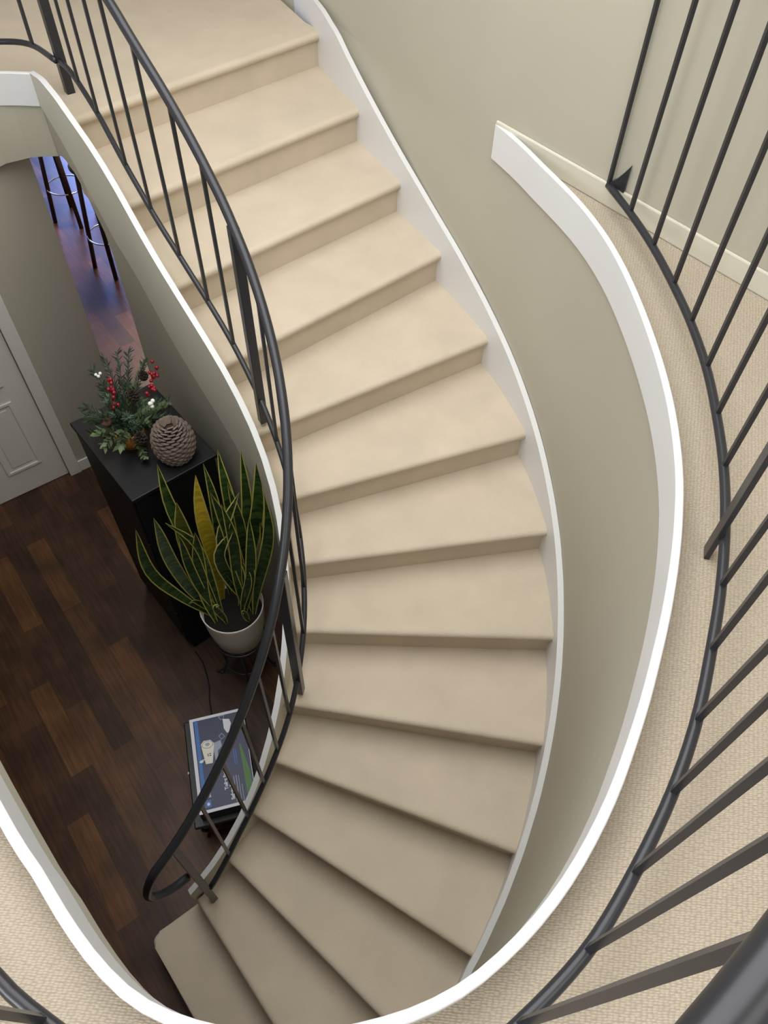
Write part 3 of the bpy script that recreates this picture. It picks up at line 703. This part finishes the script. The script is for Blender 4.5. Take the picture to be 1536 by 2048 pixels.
def ringpoly(pts, w):
    return [[pts[i], pts[(i+1) % len(pts)], ((pts[(i+1) % len(pts)][0]*(1-w)+cx_*w), pts[(i+1) % len(pts)][1]*(1-w)+cy_*w), (pts[i][0]*(1-w)+cx_*w, pts[i][1]*(1-w)+cy_*w)] for i in range(len(pts))]
cx_, cy_ = .156, .370; printed(ringpoly([(.140, .376), (.158, .388), (.172, .366), (.152, .352)], .22), M['pgrey'], 'product_picture')
cx_, cy_ = .170, .470; printed(ringpoly([(.150, .480), (.182, .482), (.178, .462), (.160, .460)], .2), M['pgrey'], 'product_picture')
printed([R4(.203, .208, .207, .29), R4(.213, .208, .217, .285), R4(.200, .204, .222, .207)], M['pblue'], 'printed_text')
printed([R4(.186, .020, .190, .150), R4(.198, .018, .202, .152), R4(.210, .016, .213, .148), R4(.222, .014, .225, .100)], M['pgrey'], 'printed_text')
printed([R4(.034, .026, .064, .062)], M['pblue'], 'logo'); printed([circ(.050, .042, .007, .008)], M['pwhite'], 'logo')
printed([R4(.055, .074, .059, .079), R4(.061, .074, .066, .082), R4(.055, .084, .066, .087), R4(.061, .090, .066, .097)], M['pwhite'], 'printed_text')
def text(body, u, v, size, mat):
    cu = bpy.data.curves.new('printed_text', 'FONT'); cu.body = body; cu.size = size; cu.extrude = .0003; cu.offset = .0010
    to = bpy.data.objects.new('printed_text', cu); C.objects.link(to)
    me = bpy.data.meshes.new_from_object(to.evaluated_get(bpy.context.evaluated_depsgraph_get()))
    bpy.data.objects.remove(to)
    me.transform(PM @ Matrix.Translation((u, v, T_+.0042)) @ Matrix.Rotation(PI/2, 4, 'Z'))
    me.transform(Matrix.Translation(-pk.location)); me.materials.clear(); me.materials.append(mat)
    o = bpy.data.objects.new('printed_text', me); C.objects.link(o); o.parent = pk; return o
text('Toilet Seat', .154, .090, .0235, M['pwhite']); text('Safety Rail', .180, .034, .0245, M['pwhite'])

# cable on the floor
bm = BM(); add_tube(bm, spline([V3((-1.128,2.118,.006)), V3((-1.075,2.05,.006)), V3((-1.035,1.968,.006)), V3((-1.005,1.88,.006)), V3((-.993,1.811,.006)), V3((-.958,1.70,.006)), V3((-.93,1.66,.006))], 30), .004, 6)
tag(link('cable', bm, M['blackmetal'], None, True), 'thin black cable on the wood floor between dresser and low table', 'cable')

# ------------------------------------------------------------------ kitchen beyond the arch
M['chrome'] = new_mat('chrome', srgb(210, 212, 218), .15, 1.)
M['stool'] = new_mat('dark_stool_wood', srgb(38, 26, 22), .4)
def stool(c, rot, label):
    t = thing('bar_stool', label, 'bar stool', (*c, 0), 'bar stools beyond the arch'); c = V3((*c, 0))
    bm = BM(); add_lathe(bm, [(.01, .93), (.13, .93), (.150, .945), (.152, .965), (.14, .985), (.01, .99)], c, 24); link('seat', bm, M['stool'], t, True)
    for k in range(4):
        a = rot+k*PI/2; d_ = V3((math.cos(a), math.sin(a), 0))
        bm = BM(); add_rod(bm, c+d_*.20, c+d_*.10+V3((0, 0, .935)), .021, 8); link('leg', bm, M['stool'], t, True)
    bm = BM(); add_tube(bm, [c+V3((.172*math.cos(2*PI*k/40), .172*math.sin(2*PI*k/40), .33)) for k in range(41)], .007, 8, False); link('foot_ring', bm, M['chrome'], t, True)
stool((-3.065, 6.70), .5, 'dark bar stool with a chrome foot ring, farther one seen through the arch')
stool((-2.49, 5.95), 3.3, 'dark bar stool half hidden by the stair wall, nearer one beyond the arch')
# ------------------------------------------------------------------ light
def area(name, loc, target, size, power, col=(1, 1, 1), sy=None):
    l = bpy.data.lights.new(name, 'AREA'); l.energy = power; l.color = col; l.size = size
    if sy: l.shape = 'RECTANGLE'; l.size_y = sy
    o = bpy.data.objects.new(name, l); C.objects.link(o); o.location = loc
    o.rotation_euler = (V3(target)-V3(loc)).to_track_quat('-Z', 'Y').to_euler(); return o
area('ceiling_daylight', (-.4, 2.2, 5.12), (-.4, 2.2, 0), 3.2, 120, (.97, .985, 1.0), 3.6)
area('gallery_light', (1.2, -.6, 5.12), (1.0, .2, 0), 2.2, 34, (1., .97, .93))
area('upper_wall_fill', (-2.6, -1.6, 4.3), (.9, 2.6, 4.0), 1.5, 60, (.97, .985, 1.))  # added fill that lifts the upper wall and rails, no window behind it
area('kitchen_window_light', (-3.55, 10.05, 1.2), (-3.2, 6.0, .4), 1.9, 260, (.26, .40, 1.0), 1.7)
area('kitchen_lamp', (-2.4, 6.6, 2.3), (-2.6, 5.6, 0), .5, 60, (1., .72, .5))
w = bpy.data.worlds.new('World'); bpy.context.scene.world = w; w.use_nodes = True
w.node_tree.nodes['Background'].inputs['Color'].default_value = (.93, .96, 1.0, 1)
w.node_tree.nodes['Background'].inputs['Strength'].default_value = .55

# ------------------------------------------------------------------ camera
cd = bpy.data.cameras.new('camera'); cam = bpy.data.objects.new('camera', cd); C.objects.link(cam)
cd.sensor_fit = 'AUTO'; cd.sensor_width = 36.; cd.lens = 1538/2048*36; cd.clip_start = .02
f_ = 1538.; dn = V3((735-768, 2180-1024, f_)).normalized(); up = -dn
yy = V3((0, 0, 1)); yy = (yy-up*yy.dot(up)).normalized(); xx = yy.cross(up)
rw = V3((xx.x, yy.x, up.x)); dw = V3((xx.y, yy.y, up.y)); fw = V3((xx.z, yy.z, up.z))
cam.matrix_world = Matrix(((rw.x, -dw.x, -fw.x, 0), (rw.y, -dw.y, -fw.y, 0), (rw.z, -dw.z, -fw.z, H+1.595), (0, 0, 0, 1)))
S = bpy.context.scene; S.camera = cam
S.view_settings.view_transform = 'Standard'; S.view_settings.look = 'None'; S.view_settings.gamma = 1; S.view_settings.use_curve_mapping = False
S.view_settings.exposure = .16
